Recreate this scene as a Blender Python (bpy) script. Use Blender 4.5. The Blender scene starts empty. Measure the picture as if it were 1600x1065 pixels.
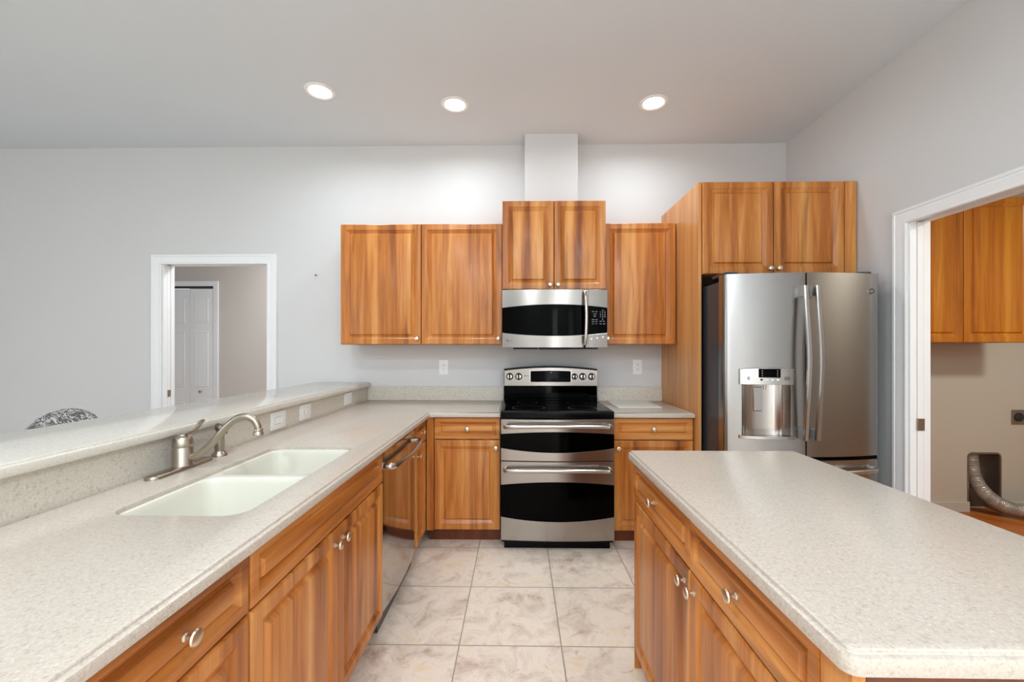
import bpy, bmesh, math, random
from mathutils import Vector, Matrix
random.seed(7)
S = bpy.context.scene
COL = S.collection
PI = math.pi

# ---------------------------------------------------------------- camera, world, exposure
CAM_H = 1.35
cam_d = bpy.data.cameras.new('camera')
cam_d.sensor_width = 36.0
cam_d.lens = 648.0 * 36.0 / 1600.0
cam_d.shift_y = 12.5 / 1600.0
cam_d.clip_start = 0.02
cam = bpy.data.objects.new('camera', cam_d)
COL.objects.link(cam)
cam.location = (0, 0, CAM_H)
cam.rotation_euler = (PI / 2, 0, math.atan(10 / 648.0))
S.camera = cam

S.view_settings.view_transform = 'Standard'
S.view_settings.look = 'None'
S.view_settings.gamma = 1.0
S.view_settings.use_curve_mapping = False
S.view_settings.exposure = 0.92
S.cycles.use_denoising = True
S.cycles.max_bounces = 10
S.cycles.diffuse_bounces = 6
S.cycles.caustics_reflective = False
S.cycles.caustics_refractive = False
S.cycles.sample_clamp_indirect = 6.0

W = bpy.data.worlds.new('daylight')
S.world = W
W.use_nodes = True
WORLD_STRENGTH = 0.5
W.node_tree.nodes['Background'].inputs['Color'].default_value = (0.92, 0.96, 1.0, 1)
W.node_tree.nodes['Background'].inputs['Strength'].default_value = WORLD_STRENGTH
CAN_POWER = 3.5          # each recessed can
REAR_FILL_POWER = 1.0      # scale of the added fill lamps, unseen under the ceiling
SIDE_FILL_POWER = 36.0         # added fill light through a made-up opening in the left wall
LAUNDRY_POWER = 20.0
HALL_POWER = 13.0

def lamp(name, loc, rot, power, sx, sy=None, color=(1, 1, 1), shape=None, spread=PI, parent=None):
    l = bpy.data.lights.new(name, 'AREA')
    l.energy = power
    l.color = color
    l.shape = shape or ('RECTANGLE' if sy else 'DISK')
    l.size = sx
    if sy:
        l.size_y = sy
    l.spread = spread
    o = bpy.data.objects.new(name, l)
    COL.objects.link(o)
    o.location = loc
    o.rotation_euler = rot
    if parent:
        o.parent = parent
    return o

WALL_Y = 3.5
WALL_X = 2.235
CEIL = 3.07
REAR_Y = -3.6
LEFT_X = -6.0
# two slim window openings in the rear wall
for wx, wp in ((0.84, 7.0), (1.90, 2.5)):
    lamp('window_and_fill_light', (wx, REAR_Y - 0.05, 1.25), (PI / 2, 0, 0), wp, 0.3, 2.0, (0.95, 0.98, 1.0))
lamp('window_and_fill_light', (LEFT_X - 0.05, -2.4, 1.45), (PI / 2, 0, -PI / 2), SIDE_FILL_POWER, 2.0, 2.0, (0.86, 0.94, 1.0))  # added side fill, brightens the right wall and island fronts


# ---------------------------------------------------------------- node helpers
def lin(r, g=None, b=None):
    if g is None:
        g = b = r
    def f(c):
        c /= 255.0
        return c / 12.92 if c <= 0.04045 else ((c + 0.055) / 1.055) ** 2.4
    return (f(r), f(g), f(b), 1.0)

class NT:
    def __init__(self, name):
        self.m = bpy.data.materials.new(name)
        self.m.use_nodes = True
        self.t = self.m.node_tree
        self.b = self.t.nodes['Principled BSDF']
    def n(self, kind, **kw):
        x = self.t.nodes.new(kind)
        for k, v in kw.items():
            setattr(x, k, v)
        return x
    def l(self, a, b):
        self.t.links.new(a, b)
    def math(self, op, a, b=None, c=None):
        x = self.n('ShaderNodeMath', operation=op)
        for i, v in enumerate((a, b, c)):
            if v is None:
                continue
            if isinstance(v, (int, float)):
                x.inputs[i].default_value = v
            else:
                self.l(v, x.inputs[i])
        return x.outputs[0]
    def comb(self, x, y, z):
        c = self.n('ShaderNodeCombineXYZ')
        for i, v in enumerate((x, y, z)):
            if isinstance(v, (int, float)):
                c.inputs[i].default_value = v
            else:
                self.l(v, c.inputs[i])
        return c.outputs[0]
    def noise(self, vec, scale, detail=3.0, rough=0.5, dist=0.0):
        x = self.n('ShaderNodeTexNoise')
        x.inputs['Scale'].default_value = scale
        x.inputs['Detail'].default_value = detail
        x.inputs['Roughness'].default_value = rough
        x.inputs['Distortion'].default_value = dist
        if vec is not None:
            self.l(vec, x.inputs['Vector'])
        return x.outputs['Fac']
    def ramp(self, fac, stops, interp='LINEAR'):
        r = self.n('ShaderNodeValToRGB')
        r.color_ramp.interpolation = interp
        e = r.color_ramp.elements
        while len(e) < len(stops):
            e.new(0.5)
        for el, (p, c) in zip(e, stops):
            el.position = p
            el.color = c
        self.l(fac, r.inputs['Fac'])
        return r.outputs['Color']
    def mix(self, fac, a, b, blend='MIX'):
        x = self.n('ShaderNodeMix', data_type='RGBA', blend_type=blend)
        for sock, v in ((x.inputs[0], fac), (x.inputs[6], a), (x.inputs[7], b)):
            if isinstance(v, (int, float)):
                sock.default_value = v
            elif isinstance(v, tuple):
                sock.default_value = v
            else:
                self.l(v, sock)
        return x.outputs[2]
    def objc(self):
        return self.n('ShaderNodeTexCoord').outputs['Object']
    def sep(self, v):
        s = self.n('ShaderNodeSeparateXYZ')
        self.l(v, s.inputs[0])
        return s.outputs
    def color(self, c):
        if isinstance(c, tuple):
            self.b.inputs['Base Color'].default_value = c
        else:
            self.l(c, self.b.inputs['Base Color'])
    def bump(self, h, strength, dist=0.002):
        x = self.n('ShaderNodeBump')
        x.inputs['Strength'].default_value = strength
        x.inputs['Distance'].default_value = dist
        self.l(h, x.inputs['Height'])
        self.l(x.outputs[0], self.b.inputs['Normal'])

def plain(name, col, rough=0.5, metal=0.0, spec=0.5, coat=0.0):
    a = NT(name)
    a.color(col)
    a.b.inputs['Roughness'].default_value = rough
    a.b.inputs['Metallic'].default_value = metal
    a.b.inputs['Specular IOR Level'].default_value = spec
    a.b.inputs['Coat Weight'].default_value = coat
    return a.m

def paint(name, col, bump=0.06, scale=160.0, rough=0.62):
    a = NT(name)
    oc = a.objc()
    f = a.noise(oc, 2.2, 2.0)
    d = tuple(c * 0.965 for c in col[:3]) + (1,)
    a.color(a.mix(f, d, col))
    a.b.inputs['Roughness'].default_value = rough
    a.b.inputs['Specular IOR Level'].default_value = 0.3
    if bump:
        a.bump(a.noise(oc, scale, 2.0), bump, 0.003)
    return a.m

def wood(name, dark, mid, light, strip=0.058, rough=0.34, coat=0.12, across=False):
    """laminated fruit-wood: staggered vertical strips, each of its own tone, fine upright grain, dark heart streaks"""
    a = NT(name)
    x, y, z = a.sep(a.objc())[:3]
    if across:
        x, z = z, x          # drawer fronts: the grain runs sideways
    rnd = a.n('ShaderNodeObjectInfo').outputs['Random']
    off = a.math('MULTIPLY', rnd, 37.0)
    ny = a.math('ABSOLUTE', a.sep(a.n('ShaderNodeTexCoord').outputs['Normal'])[1])
    side = a.math('LESS_THAN', ny, 0.5)      # faces turned along y use y as their across-grain axis
    h = a.math('ADD', a.math('ADD', x, a.math('MULTIPLY', y, side)), off)
    warp = a.noise(a.comb(a.math('MULTIPLY', h, 3.0), off, a.math('MULTIPLY', z, 1.3)), 1.0, 1.0)
    hs = a.math('ADD', h, a.math('MULTIPLY', warp, 0.02))
    si = a.math('FLOOR', a.math('DIVIDE', hs, strip))
    w1 = a.n('ShaderNodeTexWhiteNoise', noise_dimensions='1D')
    a.l(si, w1.inputs['W'])
    tone = w1.outputs[0]
    hb = a.math('ADD', hs, a.math('MULTIPLY', tone, 0.02))
    band = a.noise(a.comb(a.math('MULTIPLY', hs, 13.0), off, a.math('MULTIPLY', z, 0.35)), 1.0, 1.0)
    grain = a.noise(a.comb(a.math('MULTIPLY', hb, 24.0), off, a.math('MULTIPLY', z, 1.5)), 1.0, 3.0, 0.55, 0.8)
    fine = a.noise(a.comb(a.math('MULTIPLY', hb, 170.0), off, a.math('MULTIPLY', z, 6.0)), 1.0, 2.0, 0.6)
    streak = a.noise(a.comb(a.math('MULTIPLY', hs, 11.0), off, a.math('MULTIPLY', z, 0.8)), 1.0, 2.0, 0.5, 0.9)
    v = a.math('ADD', a.math('MULTIPLY', grain, 0.34), a.math('MULTIPLY', band, 0.46))
    v = a.math('ADD', v, a.math('MULTIPLY', tone, 0.07))
    v = a.math('ADD', v, a.math('MULTIPLY', fine, 0.12))
    base = a.ramp(v, [(0.28, dark), (0.48, mid), (0.64, light)])
    sm = a.ramp(streak, [(0.58, (0, 0, 0, 1)), (0.74, (1, 1, 1, 1))])
    base = a.mix(a.math('MULTIPLY', a.sep(sm)[0], 0.72), base, dark)
    a.color(base)
    a.b.inputs['Roughness'].default_value = rough
    a.b.inputs['Coat Weight'].default_value = coat
    a.b.inputs['Coat Roughness'].default_value = 0.18
    a.b.inputs['Specular IOR Level'].default_value = 0.4
    return a.m

def stone(name, base, dark, lightc, rough, k=1.0):
    a = NT(name)
    oc = a.objc()
    n1 = a.noise(oc, 95.0 * k, 3.0, 0.6)
    n2 = a.noise(oc, 210.0 * k, 2.0, 0.6)
    n3 = a.noise(oc, 5.0, 2.0)
    c = a.mix(n3, base, tuple(v * 0.94 for v in base[:3]) + (1,))
    f1 = a.sep(a.ramp(n1, [(0.54, (0, 0, 0, 1)), (0.70, (1, 1, 1, 1))]))[0]
    f2 = a.sep(a.ramp(n2, [(0.56, (0, 0, 0, 1)), (0.70, (1, 1, 1, 1))]))[0]
    f3 = a.sep(a.ramp(n2, [(0.30, (1, 1, 1, 1)), (0.43, (0, 0, 0, 1))]))[0]
    c = a.mix(a.math('MULTIPLY', f1, 0.55), c, dark)
    c = a.mix(a.math('MULTIPLY', f2, 0.45), c, dark)
    c = a.mix(a.math('MULTIPLY', f3, 0.6), c, lightc)
    a.color(c)
    a.b.inputs['Roughness'].default_value = rough
    a.b.inputs['Specular IOR Level'].default_value = 0.45
    return a.m

def steel(name, col, rough=0.24, vertical=True, amount=0.05):
    a = NT(name)
    x, y, z = a.sep(a.objc())[:3]
    if vertical:
        v = a.comb(a.math('MULTIPLY', x, 900.0), a.math('MULTIPLY', y, 900.0), a.math('MULTIPLY', z, 6.0))
    else:
        v = a.comb(a.math('MULTIPLY', x, 6.0), a.math('MULTIPLY', y, 6.0), a.math('MULTIPLY', z, 900.0))
    f = a.noise(v, 1.0, 2.0)
    a.color(col)
    a.b.inputs['Metallic'].default_value = 1.0
    r = a.math('ADD', a.math('MULTIPLY', f, amount), rough - amount / 2)
    a.l(r, a.b.inputs['Roughness'])
    a.b.inputs['Anisotropic'].default_value = 0.55
    tn = a.n('ShaderNodeTangent', direction_type='RADIAL', axis='Z')
    a.l(tn.outputs[0], a.b.inputs['Tangent'])
    a.b.inputs['Anisotropic Rotation'].default_value = 0.25 if vertical else 0.0
    return a.m

def floor_tile():
    a = NT('stone_tile_floor')
    oc = a.objc()
    x, y, z = a.sep(oc)[:3]
    P = 0.4655
    u = a.math('DIVIDE', a.math('ADD', x, 0.27 + P * 40), P)
    v = a.math('DIVIDE', a.math('ADD', y, -2.352 + P * 40), P)
    fu, fv = a.math('FRACT', u), a.math('FRACT', v)
    du = a.math('MINIMUM', fu, a.math('SUBTRACT', 1.0, fu))
    dv = a.math('MINIMUM', fv, a.math('SUBTRACT', 1.0, fv))
    d = a.math('MINIMUM', du, dv)
    g = a.math('LESS_THAN', d, 0.0062)
    w = a.n('ShaderNodeTexWhiteNoise', noise_dimensions='2D')
    a.l(a.comb(a.math('FLOOR', u), a.math('FLOOR', v), 0.0), w.inputs['Vector'])
    shift = a.n('ShaderNodeVectorMath', operation='MULTIPLY_ADD')
    a.l(w.outputs['Color'], shift.inputs[0])
    shift.inputs[1].default_value = (9, 9, 9)
    a.l(oc, shift.inputs[2])
    p = shift.outputs[0]
    big = a.noise(p, 7.0, 6.0, 0.68, 0.7)
    med = a.noise(p, 14.0, 5.0, 0.7, 1.4)
    col = a.ramp(big, [(0.32, lin(198, 172, 154)), (0.45, lin(230, 211, 194)), (0.56, lin(246, 231, 216)), (0.70, lin(240, 214, 178))])
    vein = a.sep(a.ramp(med, [(0.42, (0, 0, 0, 1)), (0.5, (1, 1, 1, 1)), (0.58, (0, 0, 0, 1))]))[0]
    col = a.mix(a.math('MULTIPLY', vein, 0.35), col, lin(236, 226, 214))
    drk = a.sep(a.ramp(med, [(0.60, (0, 0, 0, 1)), (0.72, (1, 1, 1, 1))]))[0]
    col = a.mix(a.math('MULTIPLY', drk, 0.55), col, lin(172, 148, 138))
    col = a.mix(g, col, lin(166, 154, 144))
    a.color(col)
    a.b.inputs['Roughness'].default_value = 0.38
    a.bump(a.math('SUBTRACT', 1.0, g), 0.5, 0.002)
    return a.m

M = {}
M['wall'] = paint('light_grey_wall_paint', lin(215, 215, 215))
M['ceiling'] = paint('white_ceiling_paint', lin(218, 225, 231), 0.12, 90.0)
M['laundry_wall'] = paint('warm_grey_laundry_paint', lin(198, 197, 188))
M['hall_wall'] = paint('warm_grey_hall_paint', lin(204, 197, 190))
M['trim'] = plain('white_trim_gloss', lin(238, 239, 240), 0.32)
M['wood'] = wood('honey_fruitwood_laminate', lin(104, 46, 12), lin(190, 115, 48), lin(220, 157, 88))
M['wood_panel_lit'] = wood('honey_fruitwood_panel_lit', lin(184, 122, 64), lin(208, 146, 86), lin(220, 164, 104), 0.3)  # lightened wood: brighter light on the tall panel is put into the colour
M['wood_across'] = wood('honey_fruitwood_drawer', lin(104, 46, 12), lin(190, 115, 48), lin(220, 157, 88), across=True)
M['wood_orange'] = wood('orange_fruitwood_laminate', lin(140, 74, 8), lin(188, 114, 24), lin(208, 142, 46))
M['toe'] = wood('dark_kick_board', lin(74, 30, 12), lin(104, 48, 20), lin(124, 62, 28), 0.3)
M['stone'] = stone('cream_speckled_quartz', lin(200, 188, 175), lin(157, 143, 126), lin(220, 211, 201), 0.28)
M['stone_bar'] = stone('cream_speckled_quartz_polished', lin(216, 210, 199), lin(188, 180, 166), lin(232, 227, 220), 0.13)
M['stone_riser'] = stone('cream_speckled_quartz_splash', lin(216, 209, 197), lin(172, 160, 140), lin(232, 227, 216), 0.3, 0.8)
M['tile'] = floor_tile()
M['sink'] = plain('white_solid_surface', lin(222, 219, 206), 0.25, coat=0.2)
M['nickel'] = plain('brushed_nickel', lin(176, 166, 152), 0.33, 1.0)
M['dark_nickel'] = plain('dark_nickel', lin(112, 106, 98), 0.4, 0.9)
M['knob'] = plain('satin_nickel_knob', lin(222, 206, 184), 0.36, 1.0)
M['steel'] = steel('brushed_stainless', lin(160, 154, 148), 0.22)
M['fridge_steel'] = steel('brushed_fridge_steel', lin(160, 157, 154), 0.26)
M['steel_h'] = steel('brushed_stainless_crosswise', lin(190, 186, 182), 0.18, False)
M['chrome'] = plain('polished_steel', lin(196, 190, 184), 0.2, 1.0)
M['mirror_steel'] = plain('polished_dishwasher_steel', lin(190, 184, 178), 0.1, 1.0)
M['black_glass'] = plain('black_glass', lin(1, 1, 1), 0.06, 0.0, 0.05)
M['black'] = plain('black_enamel', lin(3, 3, 3), 0.25, 0.0, 0.14)
M['dark_side'] = plain('charcoal_fridge_side', lin(52, 56, 62), 0.3)
M['gasket'] = plain('dark_gasket', lin(40, 36, 34), 0.6)
M['plastic'] = plain('white_plastic', lin(240, 240, 238), 0.35)
M['slot'] = plain('dark_slot', lin(40, 40, 42), 0.6)
M['print'] = plain('pale_print', lin(205, 208, 212), 0.5)
M['dark_print'] = plain('dark_print', lin(60, 62, 60), 0.5)
M['grey_plastic'] = plain('grey_plastic', lin(150, 150, 150), 0.35)
M['cutting'] = plain('white_glass_board', lin(232, 232, 226), 0.12)
M['galv'] = plain('galvanised_sheet', lin(150, 142, 132), 0.42, 0.85)
M['foil'] = plain('aluminium_foil', lin(196, 192, 186), 0.4, 0.6)
M['wood_floor'] = wood('orange_wood_floor', lin(140, 74, 26), lin(190, 110, 44), lin(214, 138, 62), 0.1)
def emitter(name, col, s):
    a = NT(name)
    a.color((0.8, 0.8, 0.8, 1))
    a.b.inputs['Emission Color'].default_value = col
    a.b.inputs['Emission Strength'].default_value = s
    return a.m
M['lens'] = emitter('lit_lamp_lens', (1.0, 0.98, 0.94, 1), 9.0)
def fabric():
    a = NT('grey_paisley_fabric')
    oc = a.objc()
    n = a.noise(oc, 9.0, 2.0, 0.5, 2.5)
    ring = a.math('FRACT', a.math('MULTIPLY', n, 7.0))
    f = a.noise(oc, 120.0, 2.0)
    c = a.ramp(ring, [(0.0, lin(84, 86, 88)), (0.30, lin(120, 120, 120)), (0.40, lin(208, 206, 198)), (0.66, lin(222, 220, 212)), (0.74, lin(110, 112, 114))])
    c = a.mix(a.math('MULTIPLY', f, 0.5), c, lin(60, 60, 62))
    a.color(c)
    a.b.inputs['Roughness'].default_value = 0.85
    return a.m
M['fabric'] = fabric()
M['dark_wood'] = plain('dark_chair_wood', lin(60, 40, 28), 0.4)

def right_wall_paint():
    # the strip of wall beside the fridge keeps an older, greyer coat with a ragged upper edge
    a = NT('light_grey_wall_paint_with_old_patch')
    oc = a.objc()
    x, y, z = a.sep(oc)[:3]
    f = a.noise(oc, 2.2, 2.0)
    c0 = lin(215, 215, 215)
    c = a.mix(f, tuple(v * 0.965 for v in c0[:3]) + (1,), c0)
    edge = a.math('ADD', z, a.math('MULTIPLY', a.noise(oc, 22.0, 3.0), 0.07))
    low = a.math('LESS_THAN', edge, 1.755)
    beyond = a.math('GREATER_THAN', y, 2.3)
    a.color(a.mix(a.math('MULTIPLY', low, beyond), c, lin(210, 212, 213)))
    a.b.inputs['Roughness'].default_value = 0.62
    a.b.inputs['Specular IOR Level'].default_value = 0.3
    return a.m
M['right_wall'] = right_wall_paint()

# ---------------------------------------------------------------- mesh helpers
def obj(name, bm, mat, parent=None, smooth=35.0):
    me = bpy.data.meshes.new(name)
    bmesh.ops.recalc_face_normals(bm, faces=bm.faces[:])
    bm.to_mesh(me)
    bm.free()
    mats = mat if isinstance(mat, (list, tuple)) else [mat]
    for m_ in mats:
        me.materials.append(m_)
    if smooth:
        me.polygons.foreach_set('use_smooth', [True] * len(me.polygons))
        me.set_sharp_from_angle(angle=math.radians(smooth))
    o = bpy.data.objects.new(name, me)
    COL.objects.link(o)
    if parent:
        o.parent = parent
    return o

def thing(name, label, cat, loc=(0, 0, 0), rotz=0.0, group=None):
    o = bpy.data.objects.new(name, None)
    COL.objects.link(o)
    o.empty_display_size = 0.1
    o.location = loc
    o.rotation_euler = (0, 0, rotz)
    o['label'] = label
    o['category'] = cat
    if group:
        o['group'] = group
    return o

def tag(o, label, cat, group=None):
    o['label'] = label
    o['category'] = cat
    if group:
        o['group'] = group
    return o

def struct(name, bm, mat, smooth=35.0):
    o = obj(name, bm, mat, None, smooth)
    o['kind'] = 'structure'
    return o

def box(bm, x0, x1, y0, y1, z0, z1, bevel=0.0, seg=1):
    g = bmesh.new()
    vs = [g.verts.new((x, y, z)) for x in (x0, x1) for y in (y0, y1) for z in (z0, z1)]
    for f in ((0, 1, 3, 2), (4, 6, 7, 5), (0, 4, 5, 1), (2, 3, 7, 6), (0, 2, 6, 4), (1, 5, 7, 3)):
        g.faces.new([vs[i] for i in f])
    if bevel:
        bmesh.ops.bevel(g, geom=g.edges[:], offset=bevel, segments=seg, profile=0.6, affect='EDGES')
    merge(bm, g)
    return bm

def merge(bm, g, mat=None):
    if mat is not None:
        g.transform(mat)
    t = bpy.data.meshes.new('tmp')
    g.to_mesh(t)
    g.free()
    bm.from_mesh(t)
    bpy.data.meshes.remove(t)

def boxes(*rows):
    bm = bmesh.new()
    for r in rows:
        box(bm, *r)
    return bm

def tube(bm, pts, rad, seg=12, flat=None, caps=True):
    """swept round (or flattened: flat=(a,b) scale per axis) bar through pts; rad is a number or list"""
    pts = [Vector(p) for p in pts]
    n = len(pts)
    rs = rad if isinstance(rad, (list, tuple)) else [rad] * n
    tang = []
    for i in range(n):
        a = pts[max(i - 1, 0)]
        b = pts[min(i + 1, n - 1)]
        tang.append((b - a).normalized())
    up = Vector((0, 0, 1)) if abs(tang[0].z) < 0.9 else Vector((1, 0, 0))
    nrm = (up - tang[0] * up.dot(tang[0])).normalized()
    rings = []
    fa, fb = flat or (1, 1)
    for i in range(n):
        nrm = (nrm - tang[i] * nrm.dot(tang[i])).normalized()
        bi = tang[i].cross(nrm)
        rings.append([bm.verts.new(pts[i] + (nrm * math.cos(2 * PI * k / seg) * fa + bi * math.sin(2 * PI * k / seg) * fb) * rs[i]) for k in range(seg)])
    for i in range(n - 1):
        for k in range(seg):
            bm.faces.new((rings[i][k], rings[i][(k + 1) % seg], rings[i + 1][(k + 1) % seg], rings[i + 1][k]))
    if caps:
        bm.faces.new(rings[0][::-1])
        bm.faces.new(rings[-1])
    return bm

def smooth_path(pts, n=6):
    pts = [Vector(p) for p in pts]
    out = []
    for i in range(len(pts) - 1):
        p0 = pts[max(i - 1, 0)]; p1 = pts[i]; p2 = pts[i + 1]; p3 = pts[min(i + 2, len(pts) - 1)]
        for k in range(n):
            t = k / n
            out.append(0.5 * ((2 * p1) + (p2 - p0) * t + (2 * p0 - 5 * p1 + 4 * p2 - p3) * t * t + (3 * p1 - p0 - 3 * p2 + p3) * t ** 3))
    out.append(pts[-1])
    return out

def lathe(bm, prof, center=(0, 0, 0), axis='z', seg=24, sx=1.0, sy=1.0, caps=True):
    """prof: list of (radius, height along axis)"""
    g = bmesh.new()
    rings = []
    for r, h in prof:
        if r < 1e-6:
            rings.append([g.verts.new((0, 0, h))])
        else:
            rings.append([g.verts.new((r * sx * math.cos(2 * PI * k / seg), r * sy * math.sin(2 * PI * k / seg), h)) for k in range(seg)])
    for a, b in zip(rings, rings[1:]):
        for k in range(seg):
            k2 = (k + 1) % seg
            if len(a) == 1 and len(b) == 1:
                continue
            if len(a) == 1:
                g.faces.new((a[0], b[k], b[k2]))
            elif len(b) == 1:
                g.faces.new((a[k], a[k2], b[0]))
            else:
                g.faces.new((a[k], a[k2], b[k2], b[k]))
    for ring, rev in ((rings[0], True), (rings[-1], False)):
        if caps and len(ring) > 1:
            g.faces.new(ring[::-1] if rev else ring)
    if axis == '-y':
        R = Matrix.Rotation(PI / 2, 4, 'X')
    elif axis == 'x':
        R = Matrix.Rotation(PI / 2, 4, 'Y')
    elif axis == '-x':
        R = Matrix.Rotation(-PI / 2, 4, 'Y')
    elif axis == '-z':
        R = Matrix.Rotation(PI, 4, 'X')
    else:
        R = Matrix.Identity(4)
    merge(bm, g, Matrix.Translation(center) @ R)
    return bm

def rounded(poly, radii, seg=6):
    out = []
    n = len(poly)
    for i in range(n):
        r = radii[i] if isinstance(radii, (list, tuple)) else radii
        p = Vector(poly[i]); a = Vector(poly[i - 1]); b = Vector(poly[(i + 1) % n])
        if r <= 0:
            out.append(p)
            continue
        da = (a - p).normalized(); db = (b - p).normalized()
        ang = da.angle(db)
        t = r / math.tan(ang / 2)
        c = p + (da + db).normalized() * (r / math.sin(ang / 2))
        v0 = p + da * t - c; v1 = p + db * t - c
        a0 = math.atan2(v0.y, v0.x); a1 = math.atan2(v1.y, v1.x)
        d = (a1 - a0 + PI) % (2 * PI) - PI
        for k in range(seg + 1):
            th = a0 + d * k / seg
            out.append(c + Vector((math.cos(th), math.sin(th))) * r)
    return out

def inset(poly, d):
    n = len(poly)
    out = []
    for i in range(n):
        p = poly[i]; a = poly[i - 1]; b = poly[(i + 1) % n]
        e0 = (p - a).normalized(); e1 = (b - p).normalized()
        n0 = Vector((-e0.y, e0.x)); n1 = Vector((-e1.y, e1.x))
        m = (n0 + n1)
        m = m / max(m.length_squared / 2.0, 0.2)
        out.append(p + m * d)
    return out

def ring_verts(bm, poly, z):
    return [bm.verts.new((p.x, p.y, z)) for p in poly]

def bridge(bm, a, b):
    n = len(a)
    for k in range(n):
        bm.faces.new((a[k], a[(k + 1) % n], b[(k + 1) % n], b[k]))

def fill(bm, *loops):
    ed = []
    for l in loops:
        for k in range(len(l)):
            e = bm.edges.get((l[k], l[(k + 1) % len(l)])) or bm.edges.new((l[k], l[(k + 1) % len(l)]))
            ed.append(e)
    bmesh.ops.triangle_fill(bm, use_beauty=True, use_dissolve=False, edges=ed)

def slab(outline, ztop, t, hole=None):
    """stone worktop (CCW outline) with the routed bead along its edge"""
    bm = bmesh.new()
    prof = [(0.0015, -t), (0.0, -t + 0.003), (0.0, -0.0125), (0.0012, -0.0095), (0.0042, -0.0082), (0.0085, -0.0078), (0.0098, -0.0062), (0.0100, -0.0035), (0.0115, -0.0012), (0.0150, 0.0)]
    rings = [ring_verts(bm, inset(outline, d), ztop + z) for d, z in prof]
    for a, b in zip(rings, rings[1:]):
        bridge(bm, a, b)
    if hole:
        h0 = ring_verts(bm, inset(hole, -0.004), ztop)
        h1 = ring_verts(bm, inset(hole, -0.001), ztop - 0.001)
        h2 = ring_verts(bm, hole, ztop - 0.004)
        h3 = ring_verts(bm, hole, ztop - t)
        for a, b in ((h0, h1), (h1, h2), (h2, h3)):
            bridge(bm, a, b)
        fill(bm, rings[-1], h0)
        fill(bm, rings[0], h3)
    else:
        fill(bm, rings[-1])
        fill(bm, rings[0])
    return bm

def rect(x0, x1, y0, y1):
    return [(x0, y0), (x1, y0), (x1, y1), (x0, y1)]

def raised_panel(x0, x1, z0, z1, yf, t=0.02, m=0.05, slope=0.024):
    """one thermofoil door or drawer front, face towards -y"""
    bm = bmesh.new()
    lim = min(x1 - x0, z1 - z0) / 2 - 0.004
    q = slope
    prof = [(0, t), (0, 0.005), (0.0015, 0.0015), (0.005, 0.0), (m, 0.0), (m + 0.0012, 0.0012), (m + q * 0.5, 0.0062), (m + q, 0.0132), (m + q + 0.002, 0.0136), (m + q + 0.0035, 0.0128),
            (m + q * 1.5, 0.0022), (m + q * 1.5 + 0.001, 0.001), (m + q * 1.5 + 0.003, 0.0006)]
    prof = [(min(d, lim), h) for d, h in prof]
    rings = []
    for d, h in prof:
        rings.append([bm.verts.new((x, yf + h, z)) for x, z in ((x0 + d, z0 + d), (x1 - d, z0 + d), (x1 - d, z1 - d), (x0 + d, z1 - d))])
    for a, b in zip(rings, rings[1:]):
        bridge(bm, a, b)
    bm.faces.new(rings[-1])
    bm.faces.new(rings[0][::-1])
    return bm

def arc_panel(bm, x0, x1, zb, zt, yf, thick, n=28):
    """slab facing -y whose upper / lower edges and face may curve across x"""
    f = lambda q: q if callable(q) else (lambda x: q)
    zb, zt, yf = f(zb), f(zt), f(yf)
    cols = []
    for i in range(n + 1):
        x = x0 + (x1 - x0) * i / n
        e = 0.0015
        y = yf(x)
        yb = (yf(x0) + yf(x1)) / 2 + thick if False else y + thick
        cols.append([bm.verts.new(v) for v in ((x, yb, zb(x)), (x, y + e, zb(x)), (x, y, zb(x) + e), (x, y, zt(x) - e), (x, y + e, zt(x)), (x, yb, zt(x)))])
    for a, b in zip(cols, cols[1:]):
        for k in range(6):
            k2 = (k + 1) % 6
            bm.faces.new((a[k], b[k], b[k2], a[k2]))
    bm.faces.new(cols[0])
    bm.faces.new(cols[-1][::-1])
    return bm

def arc(xc, half, zc, ze):
    """parabola: zc in the middle, ze at the ends"""
    return lambda x: zc + (ze - zc) * ((x - xc) / half) ** 2

def text(name, s, size, loc, mat, parent, rotz=0.0, align='CENTER', depth=0.0004):
    cu = bpy.data.curves.new(name, 'FONT')
    cu.body = s
    cu.size = size
    cu.align_x = align
    cu.align_y = 'CENTER'
    cu.extrude = depth
    o = bpy.data.objects.new('tmp_text', cu)
    COL.objects.link(o)
    dg = bpy.context.evaluated_depsgraph_get()
    dg.update()
    me = bpy.data.meshes.new_from_object(o.evaluated_get(dg))
    bpy.data.objects.remove(o)
    bpy.data.curves.remove(cu)
    me.materials.clear()
    me.materials.append(mat)
    t = bpy.data.objects.new(name, me)
    COL.objects.link(t)
    me.transform(Matrix.Translation(loc) @ Matrix.Rotation(rotz, 4, 'Z') @ Matrix.Rotation(PI / 2, 4, 'X'))
    t.parent = parent
    return t

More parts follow.
